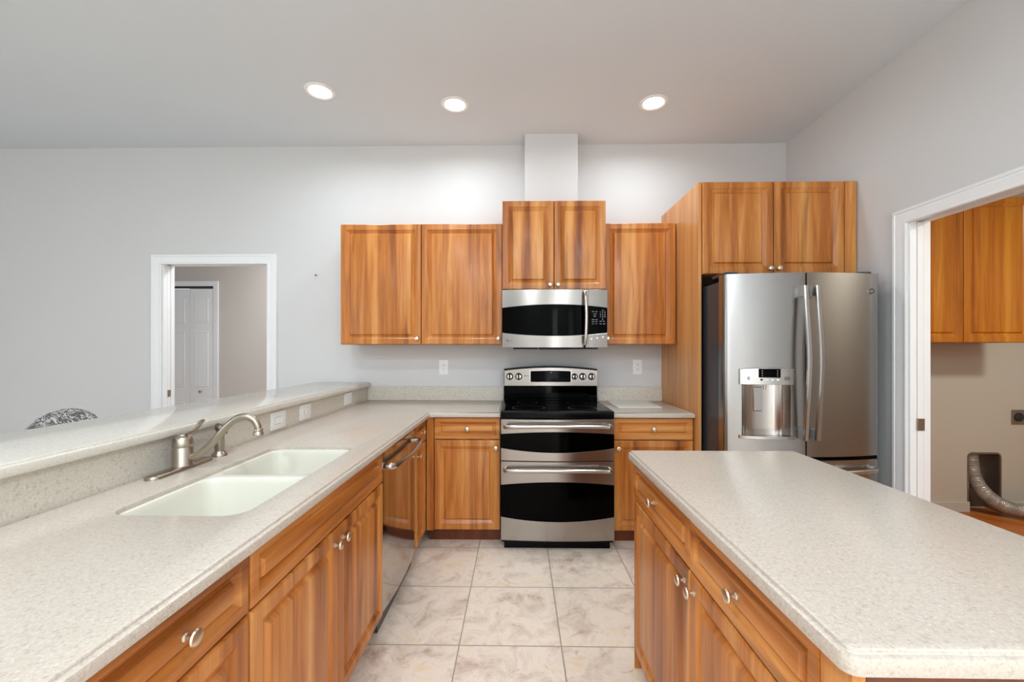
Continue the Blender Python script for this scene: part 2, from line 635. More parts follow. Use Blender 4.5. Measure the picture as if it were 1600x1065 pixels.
# ---------------------------------------------------------------- setting
T = 0.115                       # wall thickness
DL0, DL1, DZ = -3.035, -2.145, 2.078      # left doorway
RD0, RD1 = 1.53, 2.402                     # laundry doorway along y
struct('floor', boxes((LEFT_X, WALL_X, REAR_Y, WALL_Y + T, -0.1, 0.0), (LEFT_X, -1.2, WALL_Y + T, 5.1, -0.1, 0.0)), M['tile'])
struct('ceiling', boxes((LEFT_X, WALL_X + T, REAR_Y, WALL_Y + T, CEIL, CEIL + 0.1)), M['ceiling'])
struct('wall_back', boxes((LEFT_X, DL0 - 0.02, WALL_Y, WALL_Y + T, 0, CEIL), (DL0 - 0.02, DL1 + 0.02, WALL_Y, WALL_Y + T, DZ + 0.02, CEIL),
                          (DL1 + 0.02, WALL_X + T, WALL_Y, WALL_Y + T, 0, CEIL)), M['wall'])
struct('wall_right', boxes((WALL_X, WALL_X + T, RD1 + 0.02, WALL_Y, 0, CEIL), (WALL_X, WALL_X + T, RD0 - 0.02, RD1 + 0.02, DZ + 0.02, CEIL),
                           (WALL_X, WALL_X + T, REAR_Y, RD0 - 0.02, 0, CEIL)), M['right_wall'])
struct('wall_left', boxes((LEFT_X - T, LEFT_X, REAR_Y, -3.4, 0, CEIL), (LEFT_X - T, LEFT_X, -1.4, WALL_Y, 0, CEIL),
                          (LEFT_X - T, LEFT_X, -3.4, -1.4, 0, 0.45), (LEFT_X - T, LEFT_X, -3.4, -1.4, 2.45, CEIL)), M['wall'])  # opening added only to let the side fill in
struct('wall_rear', boxes((LEFT_X, 0.69, REAR_Y - T, REAR_Y, 0, CEIL), (0.99, 1.75, REAR_Y - T, REAR_Y, 0, CEIL), (2.05, WALL_X + T, REAR_Y - T, REAR_Y, 0, CEIL),
                          (0.69, 0.99, REAR_Y - T, REAR_Y, 2.25, CEIL), (1.75, 2.05, REAR_Y - T, REAR_Y, 2.25, CEIL),
                          (0.69, 0.99, REAR_Y - T, REAR_Y, 0, 0.25), (1.75, 2.05, REAR_Y - T, REAR_Y, 0, 0.25)), M['wall'])
# boxed duct running up the wall above the microwave cabinet
struct('wall_duct_chase', boxes((0.051, 0.475, 3.32, WALL_Y, 2.445, CEIL)), M['wall'])
# hall behind the left doorway
struct('wall_hall', boxes((LEFT_X, -3.585 - 0.62, 4.9, 5.0, 0, 2.75), (-3.64, -1.2, 4.9, 5.0, 0, 2.75), (-4.205, -3.64, 4.9, 5.0, 2.1, 2.75),
                          (-1.3, -1.2, WALL_Y + T, 4.9, 0, 2.75)), M['hall_wall'])
struct('ceiling_hall', boxes((LEFT_X, -1.2, WALL_Y + T, 5.0, 2.75, 2.85)), M['ceiling'])
# laundry room behind the right doorway
LX1 = 5.2
HX0, HX1, HZ1 = 3.735, 3.99, 0.482
struct('floor_laundry', boxes((WALL_X, LX1, 0.9, WALL_Y + T, -0.1, -0.001)), M['wood_floor'])
struct('wall_laundry', boxes((WALL_X + T, HX0, WALL_Y, WALL_Y + T, 0, 2.75), (HX1, LX1, WALL_Y, WALL_Y + T, 0, 2.75), (HX0, HX1, WALL_Y, WALL_Y + T, HZ1, 2.75),
                             (LX1, LX1 + 0.1, 0.9, WALL_Y + T, 0, 2.75), (WALL_X + T, LX1, 0.8, 0.9, 0, 2.75)), M['laundry_wall'])
struct('ceiling_laundry', boxes((WALL_X + T, LX1, 0.8, WALL_Y + T, 2.75, 2.85)), M['ceiling'])
struct('baseboard_laundry', boxes((WALL_X + T, HX0, WALL_Y - 0.014, WALL_Y, 0, 0.085, 0.003), (HX1, LX1, WALL_Y - 0.014, WALL_Y, 0, 0.085, 0.003)), M['laundry_wall'])
# knee wall carrying the raised bar
PY0 = 0.2
struct('wall_knee', boxes((-1.42, -1.297, PY0, WALL_Y, 0, 1.036)), M['wall'])

def casing_profile(w):
    # across the casing: (distance from opening edge, projection)
    return [(0.0, 0.0), (0.0, 0.011), (0.004, 0.014), (0.014, 0.014), (0.018, 0.011), (0.030, 0.013), (0.046, 0.016), (0.056, 0.018), (0.062, 0.016), (0.066, 0.020), (w - 0.004, 0.021), (w, 0.017), (w, 0.0)]

def casing(a0, a1, ztop, place):
    """three-sided moulded casing round an opening; place(u, proud, z) -> point"""
    bm = bmesh.new()
    prof = casing_profile(0.082)
    path = []
    for d, p in prof:
        path.append([bm.verts.new(place(*v)) for v in ((a0 - d, p, 0.0), (a0 - d, p, ztop + d), (a1 + d, p, ztop + d), (a1 + d, p, 0.0))])
    for a, b in zip(path, path[1:]):
        for k in range(3):
            bm.faces.new((a[k], a[k + 1], b[k + 1], b[k]))
    return bm
c = struct('trim_1', casing(DL0 - 0.012, DL1 + 0.012, DZ - 0.005, lambda u, p, z: (u, WALL_Y - p, z)), M['trim'], 20)
c = struct('trim_2', casing(RD0 - 0.012, RD1 + 0.012, DZ - 0.005, lambda u, p, z: (WALL_X - p, u, z)), M['trim'], 20)

# split pocket-door jambs (two strips each side with a slot between) and head jambs
struct('trim_3', boxes((DL0 - 0.02, DL0, WALL_Y + 0.001, WALL_Y + 0.037, 0, DZ), (DL0 - 0.02, DL0, WALL_Y + 0.078, WALL_Y + T, 0, DZ),
                       (DL1, DL1 + 0.02, WALL_Y + 0.001, WALL_Y + T, 0, DZ),
                       (DL0 - 0.02, DL1 + 0.02, WALL_Y + 0.001, WALL_Y + 0.037, DZ, DZ + 0.02), (DL0 - 0.02, DL1 + 0.02, WALL_Y + 0.078, WALL_Y + T, DZ, DZ + 0.02)), M['trim'])
struct('trim_4', boxes((WALL_X + 0.001, WALL_X + 0.037, RD1, RD1 + 0.02, 0, DZ), (WALL_X + 0.078, WALL_X + T, RD1, RD1 + 0.02, 0, DZ),
                       (WALL_X + 0.001, WALL_X + T, RD0 - 0.02, RD0, 0, DZ),
                       (WALL_X + 0.001, WALL_X + 0.037, RD0 - 0.02, RD1 + 0.02, DZ, DZ + 0.02), (WALL_X + 0.078, WALL_X + T, RD0 - 0.02, RD1 + 0.02, DZ, DZ + 0.02)), M['trim'])
# pocket doors slid into the walls: their leading edges stand in the slots
d1 = struct('door_1', boxes((DL0 - 0.018, DL0 - 0.002, WALL_Y + 0.040, WALL_Y + 0.075, 0.01, DZ - 0.004, 0.002)), M['trim'])
bm = boxes((DL0 - 0.002, DL0 + 0.001, WALL_Y + 0.042, WALL_Y + 0.073, 0.935, 0.995, 0.001))
o = obj('door_latch', bm, M['nickel'], d1)
d2 = struct('door_2', boxes((WALL_X + 0.040, WALL_X + 0.075, RD1 - 0.004, RD1 + 0.018, 0.01, DZ - 0.004, 0.002)), M['trim'])
bm = boxes((WALL_X + 0.038, WALL_X + 0.077, RD1 - 0.0075, RD1 - 0.003, 0.885, 0.955, 0.001), (WALL_X + 0.0355, WALL_X + 0.0395, RD1 - 0.006, RD1 + 0.012, 0.885, 0.955, 0.001))
obj('door_latch', bm, M['nickel'], d2)
# bifold closet door on the far wall of the hall
bf = bpy.data.objects.new('door_3', None)
COL.objects.link(bf)
bf['kind'] = 'structure'
bf.location = (-4.205, 4.9, 0)
def bifold_leaf(x0, x1):
    bm = bmesh.new()
    box(bm, x0, x1, -0.006, 0.026, 0.012, 2.065)
    for z0, z1 in ((1.66, 1.955), (0.90, 1.555), (0.15, 0.72)):
        g = bmesh.new()
        m = 0.055
        prof = [(0, -0.0062), (0.006, -0.0105), (0.012, -0.0105), (0.018, -0.0065), (0.034, -0.0105), (0.038, -0.0105)]
        rings = [[g.verts.new((x, y, z)) for x, z in ((x0 + m + d, z0 + d), (x1 - m - d, z0 + d), (x1 - m - d, z1 - d), (x0 + m + d, z1 - d))] for d, y in prof]
        for a, b in zip(rings, rings[1:]):
            bridge(g, a, b)
        g.faces.new(rings[-1])
        merge(bm, g)
    return bm
obj('door_leaf', bifold_leaf(0.005, 0.281), M['trim'], bf)
lf = obj('door_leaf', bifold_leaf(0.285, 0.561), M['trim'], bf)
bm = bmesh.new()
lathe(bm, [(0.006, 0), (0.006, 0.014), (0.016, 0.02), (0.017, 0.028), (0.012, 0.034), (0, 0.036)], (0.42, -0.006, 0.845), '-y', 16)
obj('door_knob', bm, M['nickel'], lf)
bm = bmesh.new()
prof = [(0.0, 0.0), (0.0, 0.012), (0.02, 0.014), (0.045, 0.018), (0.058, 0.018), (0.06, 0.0)]
rows = [[bm.verts.new((x, -p, z)) for x, z in ((0.0 - d, 0.0), (0.0 - d, 2.1 + d), (0.567 + d, 2.1 + d), (0.567 + d, 0.0))] for d, p in prof]
for a, b in zip(rows, rows[1:]):
    for k in range(3):
        bm.faces.new((a[k], a[k + 1], b[k + 1], b[k]))
obj('door_casing', bm, M['trim'], bf, 20)
obj('door_track', boxes((0.0, 0.567, -0.002, 0.05, 2.078, 2.1)), M['slot'], bf)
struct('wall_closet_back', boxes((-4.25, -3.6, 5.3, 5.32, 0, 2.2)), M['laundry_wall'])

# ---------------------------------------------------------------- recessed ceiling lights
def can_light(x, y, label, power=CAN_POWER):
    t = thing('recessed_ceiling_light', label, 'ceiling light', (x, y, CEIL), 0, 'recessed ceiling lights')
    bm = bmesh.new()
    lathe(bm, [(0.068, -0.002), (0.072, -0.006), (0.086, -0.009), (0.094, -0.006), (0.098, -0.0005), (0.068, -0.0004)], (0, 0, 0), 'z', 40)
    obj('trim_ring', bm, M['plastic'], t)
    bm = bmesh.new()
    lathe(bm, [(0.069, -0.001), (0.067, -0.004), (0.04, -0.006), (0, -0.0065)], (0, 0, 0), 'z', 40)
    obj('lens', bm, M['lens'], t)
    lamp('can_lamp', (0, 0, -0.012), (0, 0, 0), power, 0.13, None, (0.83, 0.935, 1.0), 'DISK', math.radians(165), t)
    return t
can_light(-1.324, 2.748, 'left round recessed ceiling light, lit, nearest the plain left wall')
can_light(-0.446, 2.912, 'middle round recessed ceiling light, lit, left of the boxed duct')
can_light(0.943, 2.912, 'right round recessed ceiling light, lit, above the stove and fridge side')
for x, y, p in ((-0.9, 0.4, 9), (0.1, 0.5, 4.5), (1.5, 0.3, 2.5), (-0.6, -1.4, 18), (1.2, -1.4, 18), (-0.6, -3.0, 24), (1.2, -3.0, 24), (-2.2, -2.0, 10)):
    lamp('rear_fill_lamp', (x, y, CEIL - 0.02), (0, 0, 0), p * REAR_FILL_POWER, 0.16, None, (0.83, 0.935, 1.0), 'DISK')  # added fill lamps without fixtures, out of view
lamp('laundry_ceiling_lamp', (3.7, 1.5, 2.72), (0, 0, 0), LAUNDRY_POWER, 0.35, None, (1.0, 0.93, 0.84))
lamp('hall_ceiling_lamp', (-2.2, 4.3, 2.72), (0, 0, 0), HALL_POWER, 0.3, None, (0.96, 0.97, 1.0))

# ---------------------------------------------------------------- cabinets
def knob(parent, x, z, yf=0.0):
    bm = bmesh.new()
    lathe(bm, [(0.0085, -0.001), (0.0085, 0.002), (0.0055, 0.005), (0.005, 0.013), (0.009, 0.017), (0.0150, 0.0195), (0.0162, 0.0225), (0.0145, 0.026), (0.008, 0.0285), (0, 0.029)],
          (x, yf, z), '-y', 20)
    return obj('knob', bm, M['knob'], parent)

def cabinet(name, label, cat, loc, rotz, w, d, h, fronts, toe=0.0, group=None, extra=None, toe_sides=(0.0, 0.0), wm=None):
    """local frame: x 0..w, door faces at y=0, back at y=d, z from its own base"""
    t = thing(name, label, cat, loc, rotz, group)
    wm = wm or M['wood']
    s = 0.018
    y0 = 0.0215
    rows = [(0.001, s, y0, d, toe, h), (w - s, w - 0.001, y0, d, toe, h), (s, w - s, y0, d, toe, toe + s), (s, w - s, d - 0.012, d, toe, h), ]
    rows += [(s, w - s, y0, y0 + s, h - 0.03, h), (s, w - s, d - 0.1, d - 0.012, h - s, h)]
    if not toe:
        rows.append((s, w - s, y0 + s, d - 0.1, h - s, h))
    else:
        rows.append((s, w - s, y0, y0 + s, 0.708, 0.735))
    obj('carcass', boxes(*rows), wm, t)
    if toe:
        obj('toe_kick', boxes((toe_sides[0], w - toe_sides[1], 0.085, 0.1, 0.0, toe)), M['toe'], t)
    for f in fronts:
        kind, x0, x1, z0, z1, kn = f[:6]
        m, sl = (0.027, 0.017) if kind in ('drawer', 'false_drawer') else (0.042, 0.023)
        if x1 - x0 < 0.3 and kind == 'door':
            m, sl = 0.034, 0.016
        nm = 'drawer_front' if kind != 'door' else 'door'
        dr = obj(nm, raised_panel(x0, x1, z0, z1, 0.0, 0.0205, m, sl), M['wood_across'] if kind != 'door' else wm, t, 20)
        if kn:
            knob(dr, kn[0], kn[1])
    if extra:
        extra(t)
    return t

WB = 1.384
# wall cabinets, left pair
cabinet('wall_cabinet', 'wide two-door wood wall cabinet left of the microwave', 'cabinet', (-1.362, 3.15, WB), 0, 1.241, 0.349, 0.92,
        [('door', 0.002, 0.618, 0.002, 0.918, (0.590, 0.045)), ('door', 0.623, 1.239, 0.002, 0.918, (1.211, 0.045))], group='upper wall cabinets')
cabinet('wall_cabinet', 'short two-door wood cabinet mounted directly above the microwave', 'cabinet', (-0.119, 3.05, 1.786), 0, 0.762, 0.449, 0.655,
        [('door', 0.002, 0.379, 0.002, 0.653, (0.352, 0.035)), ('door', 0.383, 0.760, 0.002, 0.653, (0.410, 0.035))], group='upper wall cabinets')
cabinet('wall_cabinet', 'single-door wood wall cabinet right of the microwave', 'cabinet', (0.646, 3.15, WB), 0, 0.552, 0.349, 0.92,
        [('door', 0.002, 0.540, 0.002, 0.918, (0.03, 0.045))], group='upper wall cabinets')
# fridge surround
tag(obj('fridge_side_panel', boxes((1.2005, 1.2205, 2.785, WALL_Y - 0.001, 0.0, 2.462, 0.001)), M['wood_panel_lit']),
    'tall plain wood end panel standing between the counter and the fridge', 'panel')
def filler(t):
    obj('filler_strip', boxes((0.930, 1.005, 0.0, 0.02, 0.002, 0.610, 0.001)), M['wood'], t)
cabinet('wall_cabinet', 'deep two-door wood cabinet over the fridge', 'cabinet', (1.2215, 2.765, 1.846), 0, 1.008, 0.733, 0.612,
        [('door', 0.001, 0.462, 0.002, 0.610, (0.436, 0.035)), ('door', 0.467, 0.926, 0.002, 0.610, (0.494, 0.035))], group='upper wall cabinets', extra=filler)
# base cabinets: counter underside at z = 0.884
BH = 0.883
DR0, DR1, DO0, DO1 = 0.730, 0.876, 0.106, 0.722
def corner_filler(t):
    obj('filler_strip', boxes((0.0, 0.05, 0.0, 0.02, 0.1, BH, 0.001)), M['wood'], t)
t = cabinet('base_cabinet', 'wood base cabinet with one drawer and door, left of the stove', 'cabinet', (-0.633, 2.85, 0), 0, 0.510, 0.64, BH,
        [('drawer', 0.053, 0.508, DR0, DR1, (0.281, 0.802)), ('door', 0.053, 0.508, DO0, DO1, (0.478, 0.672))], 0.1, 'base cabinets', corner_filler)
cabinet('base_cabinet', 'wood base cabinet with drawer and door, between stove and fridge', 'cabinet', (0.647, 2.85, 0), 0, 0.552, 0.64, BH,
        [('drawer', 0.006, 0.546, DR0, DR1, (0.276, 0.802)), ('door', 0.006, 0.546, DO0, DO1, (0.036, 0.672))], 0.1, 'base cabinets')
# peninsula cabinets, faces towards +x (local x runs along +y)
PX = -0.635
cabinet('base_cabinet', 'narrow corner wood base cabinet right of the dishwasher', 'cabinet', (PX, 2.566, 0), PI / 2, 0.278, 0.63, BH,
        [('drawer', 0.004, 0.274, DR0, DR1, (0.14, 0.802)), ('door', 0.004, 0.274, DO0, DO1, (0.036, 0.672))], 0.1, 'base cabinets', None, (0, 0.0))
cabinet('base_cabinet', 'two-door wood sink base cabinet with one long drawer front', 'cabinet', (PX, 0.976, 0), PI / 2, 0.962, 0.63, BH,
        [('false_drawer', 0.003, 0.959, DR0, DR1, None), ('door', 0.003, 0.479, DO0, DO1, (0.449, 0.672)), ('door', 0.483, 0.959, DO0, DO1, (0.513, 0.672))], 0.1, 'base cabinets')
cabinet('base_cabinet', 'wood base cabinet nearest the camera, single knobbed drawer under the sink counter', 'cabinet', (PX, 0.585, 0), PI / 2, 0.388, 0.63, BH,
        [('drawer', 0.003, 0.385, DR0, DR1, (0.194, 0.802)), ('door', 0.003, 0.385, DO0, DO1, (0.036, 0.672))], 0.1, 'base cabinets')
tag(obj('cabinet_end_panel', boxes((-1.265, -0.637, 0.563, 0.583, 0.0, BH, 0.001)), M['wood']), 'plain wood end panel closing the sink counter run', 'panel')

# ---------------------------------------------------------------- worktops
CT, CTT = 0.916, 0.032
HOLE = rounded(rect(-1.086, -0.724, 1.070, 1.832), 0.055, 8)
out = rounded([(-1.273, PY0), (-0.606, PY0), (-0.606, 2.82), (-0.1225, 2.82), (-0.1225, WALL_Y - 0.001), (-1.273, WALL_Y - 0.001)], [0, 0.012, 0.02, 0.004, 0, 0], 4)
o = obj('kitchen_countertop', slab(out, CT, CTT, HOLE), M['stone'], None, 30)
tag(o, 'L-shaped cream speckled stone countertop holding the double sink', 'countertop')
out = rounded([(0.6455, 2.82), (1.199, 2.82), (1.199, WALL_Y - 0.001), (0.6455, WALL_Y - 0.001)], [0.004, 0.012, 0, 0], 4)
tag(obj('kitchen_countertop', slab(out, CT, CTT), M['stone'], None, 30), 'short cream stone countertop between the stove and the fridge panel', 'countertop')
out = rounded([(0.470, 0.600), (1.184, 0.600), (1.184, 1.797), (0.470, 1.797)], [0.022, 0.022, 0.03, 0.02], 6)
tag(obj('island_countertop', slab(out, CT, 0.036), M['stone'], None, 30), 'free-standing cream stone island countertop with rounded corners at right front', 'countertop')
out = rounded([(-1.722, PY0), (-1.248, PY0), (-1.248, WALL_Y - 0.001), (-1.722, WALL_Y - 0.001)], [0.02, 0.02, 0, 0], 5)
tag(obj('bar_countertop', slab(out, 1.070, 0.034), M['stone_bar'], None, 30), 'raised polished cream bar top running along the sink counter', 'countertop')
tag(obj('stone_riser', boxes((-1.2965, -1.2745, PY0, WALL_Y - 0.001, CT - 0.03, 1.0355)), M['stone_riser']), 'vertical stone riser under the bar top carrying three white plates', 'backsplash')
tag(obj('backsplash', boxes((-1.2735, -0.1225, 3.479, WALL_Y - 0.001, CT + 0.0005, 1.035, 0.002)), M['stone_riser']), 'low stone backsplash left of the stove, against the back wall', 'backsplash', 'back wall backsplashes')
tag(obj('backsplash', boxes((0.6455, 1.1995, 3.479, WALL_Y - 0.001, CT + 0.0005, 1.035, 0.002)), M['stone_riser']), 'short stone backsplash right of the stove, beside the fridge panel', 'backsplash', 'back wall backsplashes')

# ---------------------------------------------------------------- island cabinet, fronts towards -x (local x runs along -y)
def island_extra(t):
    # far end, back and near end are closed with plain wood panels
    obj('end_panel', boxes((-0.006, 0.0, 0.004, 0.64, 0.0, BH - 0.004)), M['wood'], t)
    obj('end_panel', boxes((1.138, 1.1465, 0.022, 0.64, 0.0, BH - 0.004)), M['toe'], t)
    obj('filler_strip', boxes((1.0845, 1.1475, 0.0005, 0.02, 0.724, BH - 0.004)), M['wood'], t)
    obj('back_panel', boxes((0.0, 1.138, 0.64, 0.655, 0.0, BH - 0.004)), M['wood'], t)
cabinet('island_cabinet', 'wood island base cabinet with two drawers above two doors', 'cabinet', (0.488, 1.762, 0), -PI / 2, 1.138, 0.638, BH - 0.004,
        [('drawer', 0.003, 0.567, DR0 - 0.008, DR1 - 0.004, (0.262, 0.797)), ('drawer', 0.571, 1.082, DR0 - 0.008, DR1 - 0.004, (0.826, 0.797)),
         ('door', 0.003, 0.567, 0.088, DO1 - 0.008, (0.537, 0.672)), ('door', 0.571, 1.135, 0.088, DO1 - 0.008, (0.603, 0.672))], 0.085, None, island_extra)

# ---------------------------------------------------------------- sink
def make_sink():
    bm = bmesh.new()
    z = CT - 0.013
    lip = inset(HOLE, 0.0012)
    skirt = ring_verts(bm, lip, CT - CTT - 0.02)
    outer = ring_verts(bm, lip, z)
    bridge(bm, skirt, outer)
    loops = []
    for y0, y1 in ((1.075, 1.434), (1.464, 1.827)):
        poly = rounded(rect(-1.081, -0.729, y0, y1), 0.05, 8)
        prof = [(0.0, 0.0), (0.003, -0.001), (0.006, -0.005), (0.010, -0.02), (0.016, -0.15), (0.024, -0.178), (0.045, -0.196), (0.075, -0.200)]
        rings = [ring_verts(bm, inset(poly, d), z + h) for d, h in prof]
        for a, b in zip(rings, rings[1:]):
            bridge(bm, a, b)
        bm.faces.new(rings[-1])
        loops.append(rings[0])
    fill(bm, outer, *loops)
    return bm
sk = thing('kitchen_sink', 'white double-bowl undermount sink in the stone counter', 'sink', (0, 0, 0))
obj('basin', make_sink(), M['sink'], sk, 40)
for y in (1.254, 1.646):
    bm = bmesh.new()
    lathe(bm, [(0.045, 0.0), (0.043, 0.003), (0.034, 0.003), (0.028, 0.001), (0, 0.0005)], (-0.905, y, CT - 0.2135), 'z', 24)
    obj('drain', bm, M['nickel'], sk)

# ---------------------------------------------------------------- faucet
fx, fy = -1.218, 1.487
f = thing('kitchen_faucet', 'brushed nickel single-lever kitchen faucet with arched spout behind the sink', 'faucet', (fx, fy, CT))
bm = bmesh.new()
pl = rounded(rect(-0.026, 0.026, -0.145, 0.13), 0.0258, 8)
prof = [(0, 0.0), (0, 0.006), (0.002, 0.010), (0.006, 0.0125)]
rings = [ring_verts(bm, inset(pl, d), h) for d, h in prof]
for a, b in zip(rings, rings[1:]):
    bridge(bm, a, b)
bm.faces.new(rings[-1]); bm.faces.new(rings[0][::-1])
obj('deck_plate', bm, M['nickel'], f)
bm = bmesh.new()
lathe(bm, [(0.0335, 0.0125), (0.0335, 0.016), (0.0318, 0.019), (0.0318, 0.076), (0.0306, 0.078), (0.0306, 0.081)], (0, 0, 0), 'z', 32)
obj('faucet_body', bm, M['nickel'], f)
bm = bmesh.new()
lathe(bm, [(0.0318, 0.0815), (0.0328, 0.086), (0.0318, 0.095), (0.0285, 0.110), (0.0235, 0.117), (0.016, 0.121), (0.014, 0.125), (0.0, 0.128)], (0, 0, 0), 'z', 32)
lev = smooth_path([(-0.004, 0, 0.122), (0.012, 0, 0.128), (0.036, 0.002, 0.138), (0.054, 0.003, 0.152), (0.062, 0.004, 0.168), (0.071, 0.004, 0.174)], 5)
n = len(lev)
tube(bm, lev, [0.007 + 0.003 * math.sin(PI * i / (n - 1)) + (0.003 if i > n * 0.6 else 0) for i in range(n)], 12, (0.55, 1.0))
obj('lever_handle', bm, M['nickel'], f)
bm = bmesh.new()
sp = smooth_path([(0.024, 0.002, 0.040), (0.055, 0.004, 0.050), (0.105, 0.008, 0.095), (0.150, 0.012, 0.148), (0.185, 0.015, 0.178), (0.216, 0.017, 0.187), (0.244, 0.020, 0.177), (0.259, 0.021, 0.156), (0.263, 0.021, 0.140)], 6)
tube(bm, sp, [0.0135 - 0.002 * i / len(sp) for i in range(len(sp))], 16)
obj('spout', bm, M['nickel'], f)
bm = bmesh.new()
lathe(bm, [(0.011, 0.026), (0.0145, 0.024), (0.0155, 0.018), (0.0135, 0.015), (0.0165, 0.008), (0.0175, 0.002), (0.0165, 0.0), (0.012, 0.0), (0.011, 0.003), (0, 0.003)], (0.264, 0.021, 0.118), 'z', 20)
obj('aerator', bm, M['nickel'], f)
s = thing('side_sprayer', 'brushed nickel side sprayer standing right of the faucet', 'sprayer', (-1.218, 1.672, CT))
bm = bmesh.new()
lathe(bm, [(0.0285, 0.0), (0.0285, 0.003), (0.026, 0.009), (0.019, 0.017), (0.0165, 0.021), (0.0165, 0.023)], (0, 0, 0), 'z', 28)
obj('sprayer_base', bm, M['nickel'], s)
bm = bmesh.new()
lathe(bm, [(0.0155, 0.023), (0.0175, 0.027), (0.0175, 0.075), (0.016, 0.088), (0.012, 0.095), (0.011, 0.105)], (0, 0, 0), 'z', 24)
obj('sprayer_grip', bm, M['nickel'], s)
bm = bmesh.new()
lathe(bm, [(0.0, -0.016), (0.016, -0.012), (0.026, -0.004), (0.0285, 0.004), (0.026, 0.012), (0.012, 0.016), (0, 0.0165)], (0, 0, 0), 'z', 24)
bm.transform(Matrix.Translation((0.004, 0.0, 0.106)) @ Matrix.Rotation(0.75, 4, 'Y') @ Matrix.Rotation(-0.5, 4, 'X'))
obj('sprayer_head', bm, M['dark_nickel'], s)

# ---------------------------------------------------------------- outlets and switches
def wall_plate(name, label, cat, loc, rotz, w, h, kind, group):
    """plate lies in local xz, faces -y"""
    t = thing(name, label, cat, loc, rotz, group)
    bm = bmesh.new()
    box(bm, -w / 2, w / 2, -0.006, 0.0, -h / 2, h / 2, 0.0022, 2)
    obj('cover_plate', bm, M['plastic'], t)
    horiz = w > h
    if kind == 'rocker':
        rw, rh = (0.068, 0.034) if horiz else (0.034, 0.068)
        bm = boxes((-rw / 2 - 0.0015, rw / 2 + 0.0015, -0.0064, -0.0055, -rh / 2 - 0.0015, rh / 2 + 0.0015))
        obj('switch_frame', bm, M['grey_plastic'], t)
        bm = boxes((-rw / 2, rw / 2, -0.0088, -0.006, -rh / 2, rh / 2, 0.0012))
        obj('rocker', bm, M['plastic'], t)
    else:
        for sgn in (-1, 1):
            cx, cz = (0.0195 * sgn, 0) if horiz else (0, 0.0195 * sgn)
            bm = bmesh.new()
            lathe(bm, [(0.0172, 0.005), (0.0172, 0.0078), (0.0165, 0.0085), (0, 0.0085)], (cx, 0, cz), '-y', 24)
            rc = obj('receptacle', bm, M['plastic'], t)
            bm = bmesh.new()
            if horiz:
                box(bm, cx - 0.003, cx + 0.005, -0.0089, -0.008, 0.0052, 0.0078)
                box(bm, cx - 0.002, cx + 0.004, -0.0089, -0.008, -0.0078, -0.0052)
                lathe(bm, [(0.0026, 0.008), (0.0026, 0.0089), (0, 0.0089)], (cx - 0.009, 0, 0), '-y', 10)
            else:
                box(bm, cx - 0.0078, cx - 0.0052, -0.0089, -0.008, cz - 0.002, cz + 0.006)
                box(bm, cx + 0.0052, cx + 0.0078, -0.0089, -0.008, cz - 0.001, cz + 0.005)
                lathe(bm, [(0.0026, 0.008), (0.0026, 0.0089), (0, 0.0089)], (cx, 0, cz - 0.008), '-y', 10)
            obj('socket_holes', bm, M['slot'], rc)
    return t
RX = -1.2742
wall_plate('light_switch', 'wide white rocker switch plate on the stone riser, nearest the faucet', 'switch', (RX, 2.176, 0.974), PI / 2, 0.134, 0.092, 'rocker', 'plates on the stone riser')
wall_plate('power_outlet', 'middle white duplex outlet plate lying sideways on the stone riser', 'outlet', (RX, 2.456, 0.976), PI / 2, 0.128, 0.090, 'duplex', 'plates on the stone riser')
wall_plate('power_outlet', 'white outlet plate on the stone riser, farthest one towards the back wall', 'outlet', (RX, 3.075, 0.980), PI / 2, 0.128, 0.088, 'duplex', 'plates on the stone riser')
wall_plate('power_outlet', 'upright white duplex outlet on the back wall left of the stove', 'outlet', (-0.631, WALL_Y - 0.0005, 1.195), 0, 0.078, 0.124, 'duplex', 'outlets on the back wall')
wall_plate('power_outlet', 'upright white duplex outlet on the back wall right of the stove', 'outlet', (1.000, WALL_Y - 0.0005, 1.199), 0, 0.078, 0.124, 'duplex', 'outlets on the back wall')

# ---------------------------------------------------------------- dishwasher (front towards +x)
d = thing('dishwasher', 'stainless steel dishwasher with bowed handle between sink and corner cabinets', 'dishwasher', (PX, 1.9415, 0), PI / 2)
DWW = 0.621
bm = boxes((0.004, DWW - 0.004, 0.03, 0.60, 0.012, 0.868))
obj('tub', bm, M['dark_side'], d)
bulge = lambda x: 0.006 - 0.016 * (1 - ((x - DWW / 2) / (DWW / 2)) ** 2)
bm = bmesh.new()
arc_panel(bm, 0.003, DWW - 0.003, 0.105, 0.864, bulge, 0.024, 32)
obj('door', bm, M['mirror_steel'], d)
obj('kick_plate', boxes((0.004, DWW - 0.004, 0.075, 0.09, 0.0, 0.1)), M['black'], d)
bm = bmesh.new()
hp = smooth_path([(0.025, bulge(0.025), 0.792), (0.034, -0.034, 0.79), (0.10, -0.050, 0.786), (DWW / 2, -0.062, 0.782), (DWW - 0.10, -0.050, 0.786), (DWW - 0.034, -0.034, 0.79), (DWW - 0.025, bulge(0.025), 0.792)], 7)
tube(bm, hp, 0.0125, 14, (1.25, 0.85))
obj('handle', bm, M['chrome'], d)

# ---------------------------------------------------------------- stove
RXC = 0.2615
r = thing('stove', 'stainless double-oven electric stove with black glass cooktop', 'stove', (RXC, 2.77, 0))
HW = 0.378
yb = lambda x: 0.006 - 0.018 * (1 - (x / HW) ** 2)
obj('oven_body', boxes((-HW + 0.003, HW - 0.003, 0.032, 0.69, 0.05, 0.882)), M['black'], r)
obj('kick_base', boxes((-HW + 0.02, HW - 0.02, 0.05, 0.62, 0.0, 0.055)), M['black'], r)
